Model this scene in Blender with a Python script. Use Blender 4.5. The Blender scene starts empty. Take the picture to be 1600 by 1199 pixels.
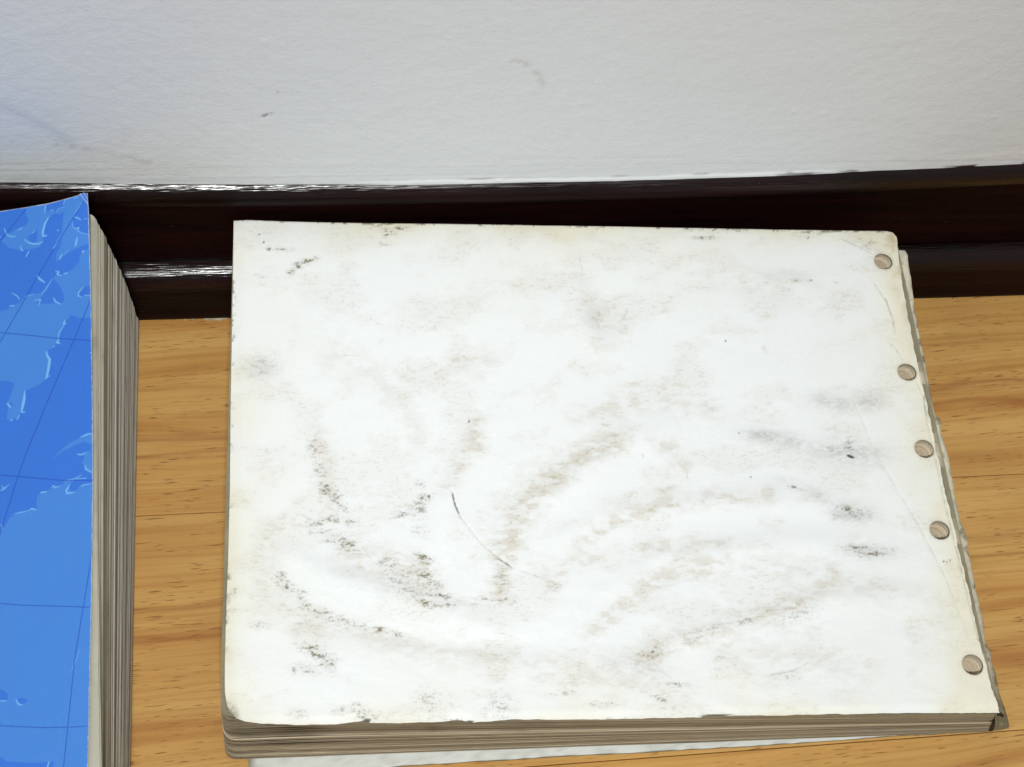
import bpy, bmesh, math, random
import numpy as np
from mathutils import Matrix

# ------------------------------------------------------------------ camera
SC = bpy.context.scene
COL = SC.collection
H_CAM = 0.54
F_PX = 2406.1                      # focal length in pixels of the 1600 px wide photograph
PITCH, ROLL, YAW = 1.0336, 0.2287, -0.3055

def cam_axes(p, r, y):
    f = np.array([0, math.cos(p), -math.sin(p)])
    rt = np.array([1.0, 0, 0]); up = np.cross(rt, f)
    c, s = math.cos(r), math.sin(r)
    rt, up = c * rt + s * up, -s * rt + c * up
    z = np.array([[math.cos(y), -math.sin(y), 0], [math.sin(y), math.cos(y), 0], [0, 0, 1]])
    return np.stack([z @ rt, z @ up, z @ (-f)], 1)

AX = cam_axes(PITCH, ROLL, YAW)
CAM = np.array([0, 0, H_CAM])

def at(px, py, z):
    """world point at height z that was measured at pixel (px, py) of the photograph"""
    px, py, z = np.broadcast_arrays(np.asarray(px, float), np.asarray(py, float), np.asarray(z, float))
    d = np.stack([(px - 800) / F_PX, -(py - 599.5) / F_PX, -np.ones_like(px)], -1) @ AX.T
    k = (z - H_CAM) / d[..., 2]
    return CAM + k[..., None] * d

def at_y(px, py, Y):
    d = np.array([(px - 800) / F_PX, -(py - 599.5) / F_PX, -1]) @ AX.T
    return CAM + Y / d[1] * d

def to_px(P):
    d = (np.asarray(P, float) - CAM) @ AX
    return 800 + F_PX * d[..., 0] / -d[..., 2], 599.5 - F_PX * d[..., 1] / -d[..., 2]

cam = bpy.data.cameras.new('camera')
cam.sensor_fit = 'HORIZONTAL'; cam.sensor_width = 36
cam.lens = F_PX / 1600 * 36
cam.clip_start = 0.01; cam.clip_end = 50
cam_o = bpy.data.objects.new('camera', cam); COL.objects.link(cam_o)
m = Matrix.Identity(4)
for i in range(3):
    for j in range(3): m[i][j] = AX[i, j]
    m[i][3] = CAM[i]
cam_o.matrix_world = m
SC.camera = cam_o

# ------------------------------------------------------------------ light: an indoor ceiling lamp, an added cool fill at left, room light
SC.view_settings.view_transform = 'Standard'
SC.view_settings.look = 'None'
SC.view_settings.exposure = 0.0
SC.view_settings.gamma = 1.0
world = bpy.data.worlds.new('World'); SC.world = world
world.use_nodes = True
bg = world.node_tree.nodes['Background']
bg.inputs[0].default_value = (0.94, 0.97, 1.0, 1)
bg.inputs[1].default_value = 0.27

def area_lamp(name, loc, target, sx, sy, power, col, spread=180):
    l = bpy.data.lights.new(name, 'AREA'); l.shape = 'RECTANGLE'
    l.size = sx; l.size_y = sy; l.energy = power; l.color = col
    l.spread = math.radians(spread)
    o = bpy.data.objects.new(name, l); COL.objects.link(o)
    from mathutils import Vector
    o.location = loc
    o.rotation_euler = (Vector(target) - Vector(loc)).to_track_quat('-Z', 'Y').to_euler()
    return o
area_lamp('ceiling_lamp', (0.0, -0.65, 1.45), (0.05, 0.27, 0.03), 0.13, 0.13, 3.25, (0.99, 1.0, 0.985), 72)
area_lamp('cool_fill', (-1.3, -0.25, 0.95), (0.0, 0.3, 0.05), 0.5, 0.6, 2.3, (0.70, 0.84, 1.0))  # added fill: cools the wall at left and falls off rightward

# ------------------------------------------------------------------ helpers
RNG = np.random.default_rng(7)

def sstep(a, b, x):
    t = np.clip((x - a) / (b - a), 0, 1)
    return t * t * (3 - 2 * t)

def vnoise(x, y, seed):
    r = np.random.default_rng(seed).random((256, 256))
    xi = np.floor(x).astype(int); yi = np.floor(y).astype(int)
    fx = x - xi; fy = y - yi
    fx = fx * fx * (3 - 2 * fx); fy = fy * fy * (3 - 2 * fy)
    a = r[xi % 256, yi % 256]; b = r[(xi + 1) % 256, yi % 256]
    c = r[xi % 256, (yi + 1) % 256]; d = r[(xi + 1) % 256, (yi + 1) % 256]
    return (a * (1 - fx) + b * fx) * (1 - fy) + (c * (1 - fx) + d * fx) * fy

def fbm(x, y, seed, octs=4, gain=0.5):
    s = 0; n = 0; a = 1.0; c, q = math.cos(0.5), math.sin(0.5)
    for i in range(octs):
        s = s + a * vnoise(x + 13.7 * i, y + 7.1 * i, seed + i); n += a
        a *= gain; x, y = (x * 2.03), (y * 2.03)
    return s / n

def ell(X, Y, cx, cy, rx, ry, ang=0.0):
    a = math.radians(ang); dx, dy = X - cx, Y - cy
    u = dx * math.cos(a) + dy * math.sin(a); v = -dx * math.sin(a) + dy * math.cos(a)
    return np.exp(-((u / rx) ** 2 + (v / ry) ** 2))

def seg_dist(X, Y, pts):
    """distance to a polyline and running parameter 0..1 along it"""
    best = np.full(X.shape, 1e9); par = np.zeros(X.shape)
    n = len(pts) - 1
    if n == 0:
        return np.hypot(X - pts[0][0], Y - pts[0][1]), par
    for i in range(n):
        (x0, y0), (x1, y1) = pts[i], pts[i + 1]
        dx, dy = x1 - x0, y1 - y0
        t = np.clip(((X - x0) * dx + (Y - y0) * dy) / (dx * dx + dy * dy + 1e-9), 0, 1)
        d = np.hypot(X - x0 - t * dx, Y - y0 - t * dy)
        k = d < best
        best[k] = d[k]; par[k] = (i + t[k]) / n
    return best, par

def inside(X, Y, poly):
    r = np.zeros(X.shape, bool); n = len(poly)
    for i in range(n):
        x0, y0 = poly[i]; x1, y1 = poly[(i + 1) % n]
        if y0 == y1: continue
        c = ((y0 > Y) != (y1 > Y)) & (X < (x1 - x0) * (Y - y0) / (y1 - y0) + x0)
        r ^= c
    return r

def srgb(r, g, b):
    v = np.array([r, g, b]) / 255.0
    return np.where(v <= 0.04045, v / 12.92, ((v + 0.055) / 1.055) ** 2.4)

def link(name, me, mat, parent=None, smooth=False):
    o = bpy.data.objects.new(name, me); COL.objects.link(o)
    if mat is not None and not me.materials: me.materials.append(mat)
    if smooth: me.polygons.foreach_set('use_smooth', np.ones(len(me.polygons), bool))
    if parent is not None: o.parent = parent
    return o

def mesh_np(name, verts, quads, col=None):
    me = bpy.data.meshes.new(name)
    verts = np.asarray(verts, np.float32); quads = np.asarray(quads, np.int32)
    me.vertices.add(len(verts)); me.vertices.foreach_set('co', verts.ravel())
    k = quads.shape[1]
    me.loops.add(quads.size); me.loops.foreach_set('vertex_index', quads.ravel())
    me.polygons.add(len(quads))
    me.polygons.foreach_set('loop_start', np.arange(0, quads.size, k, dtype=np.int32))
    if col is not None:
        at_ = me.attributes.new('tint', 'FLOAT_COLOR', 'POINT')
        c4 = np.ones((len(verts), 4), np.float32); c4[:, :np.shape(col)[-1]] = col
        at_.data.foreach_set('color', c4.ravel())
    me.update(calc_edges=True); me.validate()
    return me

def grid_quads(nu, nv):
    i, j = np.meshgrid(np.arange(nu - 1), np.arange(nv - 1), indexing='ij')
    a = (i * nv + j).ravel()
    return np.stack([a, a + nv, a + nv + 1, a + 1], 1)

def empty(name, loc, label, cat):
    o = bpy.data.objects.new(name, None); COL.objects.link(o)
    o.location = loc; o.empty_display_size = 0.02
    o['label'] = label; o['category'] = cat
    return o

def put(o, root):
    """parent without moving: meshes are written in world coordinates"""
    o.parent = root
    o.matrix_parent_inverse = Matrix.Translation(root.location).inverted()
    return o

# ------------------------------------------------------------------ node helpers
class NT:
    def __init__(s, name):
        s.mat = bpy.data.materials.new(name); s.mat.use_nodes = True
        s.t = s.mat.node_tree; s.b = s.t.nodes['Principled BSDF']
    def n(s, typ, **kw):
        nd = s.t.nodes.new(typ)
        for k, v in kw.items():
            if k.startswith('_'): setattr(nd, k[1:], v)
        return nd
    def l(s, a, b): s.t.links.new(a, b)
    def setv(s, sock, v):
        if hasattr(v, 'is_linked') or isinstance(v, bpy.types.NodeSocket): s.l(v, sock)
        else: sock.default_value = v
    def math(s, op, a, b=0.0, c=None, clamp=False):
        nd = s.t.nodes.new('ShaderNodeMath'); nd.operation = op; nd.use_clamp = clamp
        s.setv(nd.inputs[0], a); s.setv(nd.inputs[1], b)
        if c is not None: s.setv(nd.inputs[2], c)
        return nd.outputs[0]
    def mix(s, f, a, b, blend='MIX'):
        nd = s.t.nodes.new('ShaderNodeMix'); nd.data_type = 'RGBA'; nd.blend_type = blend
        s.setv(nd.inputs[0], f); s.setv(nd.inputs[6], a); s.setv(nd.inputs[7], b)
        return nd.outputs[2]
    def coord(s, kind='Object'):
        return s.t.nodes.new('ShaderNodeTexCoord').outputs[kind]
    def mapping(s, v, scale=(1, 1, 1), loc=(0, 0, 0), rot=(0, 0, 0)):
        nd = s.t.nodes.new('ShaderNodeMapping'); s.l(v, nd.inputs[0])
        for i, x in ((1, loc), (2, rot), (3, scale)): s.setv(nd.inputs[i], x)
        return nd.outputs[0]
    def noise(s, v, scale, detail=2.0, rough=0.5, dist=0.0):
        nd = s.t.nodes.new('ShaderNodeTexNoise'); s.l(v, nd.inputs['Vector'])
        nd.inputs['Scale'].default_value = scale; nd.inputs['Detail'].default_value = detail
        nd.inputs['Roughness'].default_value = rough; nd.inputs['Distortion'].default_value = dist
        return nd.outputs['Fac']
    def ramp(s, f, stops, interp='LINEAR'):
        nd = s.t.nodes.new('ShaderNodeValToRGB'); s.l(f, nd.inputs[0]); e = nd.color_ramp.elements
        nd.color_ramp.interpolation = interp
        while len(e) < len(stops): e.new(0.5)
        for k, (p, c) in enumerate(stops):
            e[k].position = p
            e[k].color = (c, c, c, 1) if isinstance(c, (int, float)) else (*c, 1)
        return nd.outputs[0]
    def attr(s, name):
        nd = s.t.nodes.new('ShaderNodeAttribute'); nd.attribute_name = name
        return nd.outputs['Color']
    def bump(s, h, strength, dist, normal=None):
        nd = s.t.nodes.new('ShaderNodeBump'); s.l(h, nd.inputs['Height'])
        nd.inputs['Strength'].default_value = strength; nd.inputs['Distance'].default_value = dist
        if normal is not None: s.l(normal, nd.inputs['Normal'])
        return nd.outputs[0]
    def out(s, col=None, rough=None, normal=None, spec=None):
        if col is not None: s.setv(s.b.inputs['Base Color'], col)
        if rough is not None: s.setv(s.b.inputs['Roughness'], rough)
        if normal is not None: s.l(normal, s.b.inputs['Normal'])
        if spec is not None: s.b.inputs['Specular IOR Level'].default_value = spec
        return s.mat

def c3(*a): return tuple(float(x) for x in srgb(*a))

# ------------------------------------------------------------------ materials
HEART = [(.2885, .0022, .62), (.2800, .0018, .60), (.2185, .0016, .40), (.2090, .0020, .55), (.3120, .0016, .22), (.1750, .0020, .35), (.1300, .0018, .4)]
def wood_mat():
    t = NT('beech_laminate'); v = t.coord('Object')
    oi = t.t.nodes.new('ShaderNodeObjectInfo')
    sh = t.t.nodes.new('ShaderNodeCombineXYZ')
    t.setv(sh.inputs[0], t.math('MULTIPLY', oi.outputs['Random'], 9.0))
    t.setv(sh.inputs[1], t.math('MULTIPLY', oi.outputs['Random'], 5.0))
    add = t.t.nodes.new('ShaderNodeVectorMath'); add.operation = 'ADD'
    t.l(v, add.inputs[0]); t.l(sh.outputs[0], add.inputs[1]); v = add.outputs[0]
    # grain lines climb and fall a little along the board
    sway = t.noise(t.mapping(v, (4.5, 9, 1)), 1.0, 2, 0.5)
    sx = t.t.nodes.new('ShaderNodeSeparateXYZ'); t.l(v, sx.inputs[0])
    cb = t.t.nodes.new('ShaderNodeCombineXYZ')
    t.l(sx.outputs[0], cb.inputs[0])
    yy = t.math('ADD', sx.outputs[1], t.math('MULTIPLY', t.math('SUBTRACT', sway, 0.5), 0.019))
    yy = t.math('SUBTRACT', yy, t.math('MULTIPLY', sx.outputs[0], 0.035))
    t.l(yy, cb.inputs[1]); w = cb.outputs[0]
    band = t.noise(t.mapping(w, (5, 75, 1)), 1.0, 2.5, 0.55)
    fine = t.noise(t.mapping(w, (13, 620, 1)), 1.0, 3, 0.6)
    col = t.mix(t.ramp(band, [(0.36, 0), (0.66, 1)]), (*c3(215, 170, 100), 1), (*c3(200, 149, 80), 1))
    col = t.mix(t.ramp(band, [(0.58, 0), (0.70, 0.85)]), col, (*c3(178, 122, 64), 1))
    col = t.mix(t.ramp(fine, [(0.46, 0), (0.74, 0.55)]), col, (*c3(172, 118, 60), 1))
    # short dark pores of beech
    fl = t.noise(t.mapping(w, (130, 1500, 1)), 1.0, 1, 0.5)
    gate = t.noise(t.mapping(v, (30, 130, 1)), 1.0, 1, 0.5)
    flk = t.math('MULTIPLY', t.ramp(fl, [(0.62, 0), (0.69, 1)]), t.ramp(gate, [(0.40, 0), (0.56, 1)]))
    col = t.mix(t.math('MULTIPLY', flk, 0.72), col, (*c3(112, 66, 34), 1))
    # a few strong heartwood streaks of these very boards
    ux = t.t.nodes.new('ShaderNodeSeparateXYZ'); t.l(t.coord('Object'), ux.inputs[0])
    wob = t.noise(t.mapping(t.coord('Object'), (9, 60, 1)), 1.0, 3, 0.6)
    y0 = t.math('ADD', t.math('SUBTRACT', ux.outputs[1], t.math('MULTIPLY', ux.outputs[0], 0.03)), t.math('MULTIPLY', t.math('SUBTRACT', wob, 0.5), 0.022))
    for yc, w_, k_ in HEART:
        q = t.math('DIVIDE', t.math('SUBTRACT', y0, yc), w_)
        gq = t.math('POWER', 2.718, t.math('MULTIPLY', t.math('MULTIPLY', q, q), -1.0))
        st_ = t.math('ADD', 0.35, t.math('MULTIPLY', fine, 1.1))
        col = t.mix(t.math('MULTIPLY', t.math('MULTIPLY', gq, st_), k_, clamp=True), col, (*c3(158, 98, 48), 1))
    blot = t.noise(t.mapping(v, (14, 20, 1)), 1.0, 3, 0.6)
    col = t.mix(t.ramp(blot, [(0.40, 0), (0.7, 0.22)]), col, (*c3(150, 104, 56), 1))
    bmp = t.bump(fine, 0.12, 0.0003)
    return t.out(col, t.math('ADD', 0.36, t.math('MULTIPLY', blot, 0.2)), bmp, 0.4)

def subfloor_mat():
    t = NT('floor_underlay'); v = t.coord('Object')
    return t.out(t.mix(t.noise(v, 300, 2), (*c3(60, 38, 22), 1), (*c3(84, 56, 34), 1)), 0.9)

def wall_mat():
    t = NT('wall_paint'); v = t.coord('Object')
    a = t.attr('tint')
    big = t.noise(t.mapping(v, (200, 200, 240)), 1.0, 3, 0.55)
    fin = t.noise(t.mapping(v, (520, 520, 900)), 1.0, 3, 0.6)
    b1 = t.bump(big, 0.34, 0.0010)
    b2 = t.bump(fin, 0.30, 0.0004, b1)
    return t.out(a, 0.62, b2, 0.25)

def varnish_mat(name, r0, spec, worn=False):  # worn: gloss faded by height against the floor's reflection
    t = NT(name); v = t.coord('Object')
    st = t.noise(t.mapping(v, (40, 800, 800)), 1.0, 2.5, 0.6)
    st2 = t.noise(t.mapping(v, (75, 1700, 1700)), 1.0, 1.2, 0.5)
    red = t.noise(t.mapping(v, (14, 160, 160)), 1.0, 3, 0.6)
    col = t.mix(t.ramp(red, [(0.35, 0), (0.75, 1)]), (0.0040, 0.0014, 0.0013, 1), (0.0140, 0.0030, 0.0028, 1))
    dust = t.noise(v, 900, 2, 0.6)
    dg = t.noise(v, 60, 2, 0.5)
    dm = t.math('MULTIPLY', t.ramp(dust, [(0.735, 0), (0.79, 1)]), t.ramp(dg, [(0.5, 0), (0.62, 0.7)]))
    col = t.mix(dm, col, (*c3(150, 140, 135), 1))
    scratch = t.noise(t.mapping(v, (70, 2600, 2600)), 1.0, 2, 0.5)
    col = t.mix(t.ramp(scratch, [(0.74, 0), (0.80, 0.35)]), col, (*c3(120, 74, 58), 1))
    b = t.bump(st2, 0.42, 0.0004, t.bump(st, 0.42, 0.0006))
    r = t.math('ADD', r0, t.math('MULTIPLY', t.noise(t.mapping(v, (90, 700, 700)), 1.0, 3), 0.20))
    if worn:          # gloss kept on the rounded tops, cut lower down to suppress the floor's reflection
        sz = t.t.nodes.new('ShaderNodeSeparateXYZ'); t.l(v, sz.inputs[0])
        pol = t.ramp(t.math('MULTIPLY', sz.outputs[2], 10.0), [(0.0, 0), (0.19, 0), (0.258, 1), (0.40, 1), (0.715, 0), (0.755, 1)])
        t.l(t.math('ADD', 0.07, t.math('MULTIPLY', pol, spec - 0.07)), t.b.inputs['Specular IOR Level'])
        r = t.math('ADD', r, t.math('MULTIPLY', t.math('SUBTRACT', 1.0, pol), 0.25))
        return t.out(col, r, b)
    return t.out(col, r, b, spec)

def paper_mat():
    t = NT('stained_paper'); v = t.coord('Object')
    fib = t.noise(t.mapping(v, (900, 2200, 900)), 1.0, 3, 0.65)
    col = t.mix(t.ramp(fib, [(0.40, 0.0), (0.75, 0.10)]), t.attr('tint'), (0.42, 0.40, 0.34, 1))
    wav = t.noise(t.mapping(v, (90, 120, 90)), 1.0, 3, 0.55)
    return t.out(col, 0.6, t.bump(fib, 0.12, 0.0003, t.bump(wav, 0.25, 0.0012)), 0.25)

def print_mat():
    t = NT('printed_card'); v = t.coord('Object')
    g = t.noise(v, 2600, 2, 0.6)
    col = t.mix(t.ramp(g, [(0.42, 0), (0.7, 0.05)]), t.attr('tint'), (0.30, 0.55, 0.90, 1))
    sc = t.noise(t.mapping(v, (60, 60, 60)), 1.0, 3)
    return t.out(col, t.math('ADD', 0.42, t.math('MULTIPLY', sc, 0.15)), t.bump(sc, 0.08, 0.0008), 0.35)

def edge_mat(name, axis):
    """cut page edges: tint of each layer, streaks along the layer, grime"""
    t = NT(name); v = t.coord('Object')
    sc = (12, 12, 5200)
    s1 = t.noise(t.mapping(v, sc), 1.0, 3, 0.7)
    g = t.noise(t.mapping(v, (70, 70, 120)), 1.0, 4, 0.6)
    an = t.t.nodes.new('ShaderNodeAttribute'); an.attribute_name = 'tint'
    gm = an.outputs['Alpha']
    col = t.mix(t.math('MULTIPLY', gm, t.ramp(s1, [(0.40, 0.0), (0.70, 0.26)])), an.outputs['Color'], (*c3(96, 82, 62), 1))
    col = t.mix(t.math('MULTIPLY', gm, t.ramp(g, [(0.54, 0.0), (0.78, 0.30)])), col, (*c3(84, 72, 54), 1))
    return t.out(col, 0.85, t.bump(s1, 0.5, 0.0004), 0.15)

def tint_mat(name, rough=0.8):
    t = NT(name); v = t.coord('Object')
    g = t.noise(v, 500, 4, 0.6)
    col = t.mix(t.ramp(g, [(0.45, 0.0), (0.75, 0.32)]), t.attr('tint'), (*c3(92, 84, 62), 1))
    return t.out(col, rough, t.bump(g, 0.4, 0.0005), 0.2)

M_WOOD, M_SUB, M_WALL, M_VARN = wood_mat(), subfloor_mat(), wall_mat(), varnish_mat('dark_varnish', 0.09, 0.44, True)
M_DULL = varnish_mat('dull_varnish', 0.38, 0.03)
M_PAPER, M_PRINT = paper_mat(), print_mat()
M_EDGE, M_TORN = edge_mat('page_edges', 0), tint_mat('torn_card')

# ------------------------------------------------------------------ floor
def box_bm(x0, x1, y0, y1, z0, z1, bev):
    bm = bmesh.new()
    bmesh.ops.create_cube(bm, size=1)
    for v in bm.verts:
        v.co.x = x0 if v.co.x < 0 else x1
        v.co.y = y0 if v.co.y < 0 else y1
        v.co.z = z0 if v.co.z < 0 else z1
    top = [e for e in bm.edges if all(v.co.z > (z0 + z1) / 2 for v in e.verts)]
    bmesh.ops.bevel(bm, geom=top, offset=bev, segments=1, affect='EDGES', profile=0.5)
    return bm

floor_bm = box_bm(-1.3, 1.5, -1.0, 0.372, -0.03, -0.0085, 0.0005)
fm = bpy.data.meshes.new('floor'); floor_bm.to_mesh(fm); floor_bm.free()
floor = link('floor', fm, M_SUB); floor['kind'] = 'structure'
PW = 0.1060; GAP = 0.00016
edges_y = [0.2553 + PW] + [0.2553 - PW * k for k in range(0, 11)]
rr = random.Random(3)
starts = [-0.95, -0.15, -1.02, -0.12, -0.85, -0.1, -0.9, -0.2, -1.0, -0.15, -0.9]
for k in range(len(edges_y) - 1):
    y1, y0 = edges_y[k] - GAP, edges_y[k + 1] + GAP
    x = starts[k % len(starts)] - 0.6
    for q in range(2):
        bm = box_bm(x + GAP, x + 1.2 - GAP, y0, y1, -0.008, rr.uniform(-0.00006, 0), 0.00022)
        me = bpy.data.meshes.new('plank'); bm.to_mesh(me); bm.free()
        link('plank', me, M_WOOD, floor)
        x += 1.2

# ------------------------------------------------------------------ wall
WALL_Y = 0.352
def sag(x):
    """the baseboard's top line is not quite straight"""
    u = (np.asarray(x) - 0.09) / 0.17
    return np.where(np.abs(u) < 1.3, -0.0022 + 0.0040 * u * u + 0.0006 * u, -0.0022 + 0.0040 * 1.69 + 0.0 * u + 0.0006 * np.sign(u) * 1.3) 

xs = np.unique(np.concatenate([np.linspace(-1.3, -0.12, 12), np.linspace(-0.12, 0.30, 560), np.linspace(0.30, 1.5, 12)]))
zs = np.unique(np.concatenate([np.linspace(-0.03, 0.06, 6), np.linspace(0.066, 0.09, 56), np.linspace(0.09, 0.19, 120), np.linspace(0.19, 1.3, 12)]))
X, Z = np.meshgrid(xs, zs, indexing='ij')
P = np.stack([X, np.full_like(X, WALL_Y), Z], -1)
px, py = to_px(P)
near = (X > -0.13) & (X < 0.31) & (Z < 0.2)
px = np.where(near, px, -5000); py = np.where(near, py, -5000)
rel = 0.00022 * (fbm(X * 90, Z * 150, 11, 3) - 0.5) + 0.0005 * (fbm(X * 12, Z * 14, 15, 2) - 0.5)
# roller nubs and old filler spots
for (a, b, r, h) in [(413, 66, 5, .0011), (1240, 174, 5, .0007), (1288, 177, 4, .0007), (1555, 182, 4, .0008), (910, 161, 4, .0006), (1130, 50, 5, .0005), (1045, 180, 4, .0005), (1200, 60, 5, .0005), (700, 60, 5, .0005), (600, 130, 4, .0004)]:
    rel = rel + .55 * h * ell(px, py, a, b, r * .8, r * .55)
# long brush marks just above the baseboard
bz = sstep(0.105, 0.080, Z)
rel = rel + bz * 0.00025 * (fbm(X * 9, Z * 700, 19, 3) - 0.5)
P[..., 1] -= rel
base = np.ones(P.shape) * np.array([0.622, 0.638, 0.644])
base *= (1 - 0.05 * (fbm(X * 14, Z * 18, 22, 4) - .5))[..., None]
def stain(base, mask, col):
    return base * (1 - mask[..., None]) + mask[..., None] * np.asarray(col)
grit = fbm(X * 500, Z * 700, 31, 3)
base = stain(base, .65 * sstep(.25, .7, ell(px, py, 414, 180, 8, 2.6, -22)) * sstep(.35, .55, grit), c3(96, 96, 98))
base = stain(base, .5 * ell(px, py, 424, 177, 3, 1.5, -40), c3(110, 110, 110))
base = stain(base, .5 * ell(px, py, 434, 144, 2, 2), c3(130, 130, 130))
d, t_ = seg_dist(px, py, [(800, 95), (822, 100), (838, 112), (848, 130)])
base = stain(base, .26 * np.exp(-(d / 5) ** 2) * sstep(.3, .6, grit) , c3(150, 135, 112))
d, t_ = seg_dist(px, py, [(0, 165), (40, 180), (75, 200), (110, 222)])
base = stain(base, .16 * np.exp(-(d / 7) ** 2), c3(110, 125, 150))
d, t_ = seg_dist(px, py, [(90, 226), (150, 235), (200, 246), (235, 255)])
base = stain(base, .20 * np.exp(-(d / 4) ** 2) * sstep(.3, .6, grit), c3(120, 118, 110))
base = stain(base, .14 * ell(px, py, 195, 212, 20, 8, -20) * sstep(.35, .6, grit), c3(130, 128, 118))
base = stain(base, .10 * ell(px, py, 40, 200, 90, 45), c3(150, 168, 200))  # bluish light at far left, put into the wall colour
# bright thick paint and brown slips along the meeting line
zt = 0.0775 + sag(X)
e = Z - zt
jag = fbm(X * 160, X * 0 + 3.3, 41, 3)
white = sstep(0.0022, 0.0012, e + 0.0016 * (jag - .5)) * sstep(.02, .06, X) * sstep(.24, .20, X)
base = stain(base, white * .45, (0.80, 0.82, 0.80))
P[..., 1] -= white * 0.0005
slip = sstep(0.0030, 0.0020, e + .0026 * (fbm(X * 120, X * 0 + 1.3, 44, 3) - .2)) * sstep(.60, .72, fbm(X * 70, X * 0 + 8.1, 46, 2)) * sstep(.165, .23, X)
base = stain(base, slip, c3(44, 28, 28))
thin = sstep(.0034, .0026, e) * sstep(.0016, .0022, e) * sstep(.62, .70, fbm(X * 60, X * 0 + 2.7, 48, 2)) * sstep(.03, .05, X)
base = stain(base, thin * .3, c3(70, 62, 60))
base = stain(base, .35 * sstep(.5, .8, ell(px, py, 1425, 247, 16, 2.5, -3)) * sstep(.4, .6, grit), (.92, .92, .90))
base = stain(base, .3 * ell(px, py, 1550, 241, 45, 3, -4), (.90, .88, .84))
nv = P.shape[:2]
back = P.copy(); back[..., 1] = WALL_Y + 0.1
me = mesh_np('wall', P.reshape(-1, 3), grid_quads(*nv), base.reshape(-1, 3))
wall = link('wall', me, M_WALL, None, True); wall['kind'] = 'structure'

# ------------------------------------------------------------------ baseboard
bb = empty('baseboard', (0.1, 0.346, 0), 'glossy dark brown wooden baseboard running along the foot of the white wall', 'baseboard')
xs_b = np.unique(np.concatenate([np.linspace(-1.3, -0.15, 14), np.linspace(-0.15, 0.32, 190), np.linspace(0.32, 1.5, 14)]))
def sweep(name, prof, wob, lift=0.0, amp=0.00012, mat=None):
    prof = np.array(prof); n = len(prof)
    XX = np.repeat(xs_b[:, None], n, 1)
    YY = np.repeat(prof[None, :, 0], len(xs_b), 0); ZZ = np.repeat(prof[None, :, 1], len(xs_b), 0)
    ZZ = ZZ + lift * sag(XX)
    YY = YY + amp * (fbm(XX * 30, ZZ * 160, wob, 3) - .5) * 2
    me = mesh_np(name, np.stack([XX, YY, ZZ], -1).reshape(-1, 3), grid_quads(len(xs_b), n)[:, ::-1])
    o = put(link(name, me, mat or M_VARN, None, True), bb)
    return o
def curve(pts, k=5):
    pts = np.array(pts); t = np.linspace(0, len(pts) - 1, (len(pts) - 1) * k + 1)
    out = []
    for a in t:
        i = min(int(a), len(pts) - 2); f = a - i
        p0 = pts[max(i - 1, 0)]; p1 = pts[i]; p2 = pts[i + 1]; p3 = pts[min(i + 2, len(pts) - 1)]
        out.append(.5 * (2 * p1 + (p2 - p0) * f + (2 * p0 - 5 * p1 + 4 * p2 - p3) * f * f + (3 * p1 - p0 - 3 * p2 + p3) * f ** 3))
    return out
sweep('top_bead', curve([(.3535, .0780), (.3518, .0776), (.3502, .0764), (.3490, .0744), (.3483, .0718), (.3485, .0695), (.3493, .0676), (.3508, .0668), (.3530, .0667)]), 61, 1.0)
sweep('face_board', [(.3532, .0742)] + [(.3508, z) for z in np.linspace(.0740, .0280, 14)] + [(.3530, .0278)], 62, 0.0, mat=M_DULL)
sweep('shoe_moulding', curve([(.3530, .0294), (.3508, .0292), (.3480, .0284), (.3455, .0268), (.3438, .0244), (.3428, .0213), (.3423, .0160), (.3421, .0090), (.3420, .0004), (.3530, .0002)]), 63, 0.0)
# flakes of pale paint caught where moulding meets floor
bm = bmesh.new(); rf = random.Random(5)
for (fx, fy, w) in [(322, 496, 4), (331, 494, 6), (341, 494, 6), (350, 493, 5), (302, 497, 2), (1492, 466, 2), (290, 493, 2)]:
    c = at(fx, fy, .0012)
    c[1] = min(c[1], .3415)
    r = w * 0.0002
    vs = [bm.verts.new((c[0] + r * 1.6 * math.cos(a) * rf.uniform(.6, 1.2), c[1] + r * .5 * math.sin(a) * rf.uniform(.6, 1.2), c[2] + rf.uniform(-.0002, .0003))) for a in [i * math.tau / 7 for i in range(7)]]
    f = bm.faces.new(vs)
    ex = bmesh.ops.extrude_face_region(bm, geom=[f])
    for v in [g for g in ex['geom'] if isinstance(g, bmesh.types.BMVert)]: v.co.z -= .0008
me = bpy.data.meshes.new('paint_flakes'); bm.to_mesh(me); bm.free()
a_ = me.attributes.new('tint', 'FLOAT_COLOR', 'POINT')
a_.data.foreach_set('color', np.tile(np.array([.55, .47, .34, 1], np.float32), len(me.vertices)))
fo = put(link('paint_flakes', me, M_TORN), bb); fo['kind'] = 'stuff'

# ------------------------------------------------------------------ layered page blocks
def poly_round(c, r, seg=8):
    """c: four corners (2-D, ordered), r: four radii -> list of outline points with a seam order kept"""
    out = []
    c = [np.array(p, float) for p in c]
    for i in range(4):
        p, a, b = c[i], c[i - 1], c[(i + 1) % 4]
        if r[i] <= 0: out.append(p); continue
        ua = (a - p) / np.linalg.norm(a - p); ub = (b - p) / np.linalg.norm(b - p)
        s, e_ = p + ua * r[i], p + ub * r[i]
        for k in range(seg + 1):
            t = k / seg
            out.append((1 - t) ** 2 * s + 2 * t * (1 - t) * p + t * t * e_)
    return out

def resample(pts, step):
    out = []
    n = len(pts)
    for i in range(n):
        a, b = pts[i], pts[(i + 1) % n]
        k = max(1, int(np.linalg.norm(b - a) / step))
        for q in range(k): out.append(a + (b - a) * q / k)
    return np.array(out)

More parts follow.
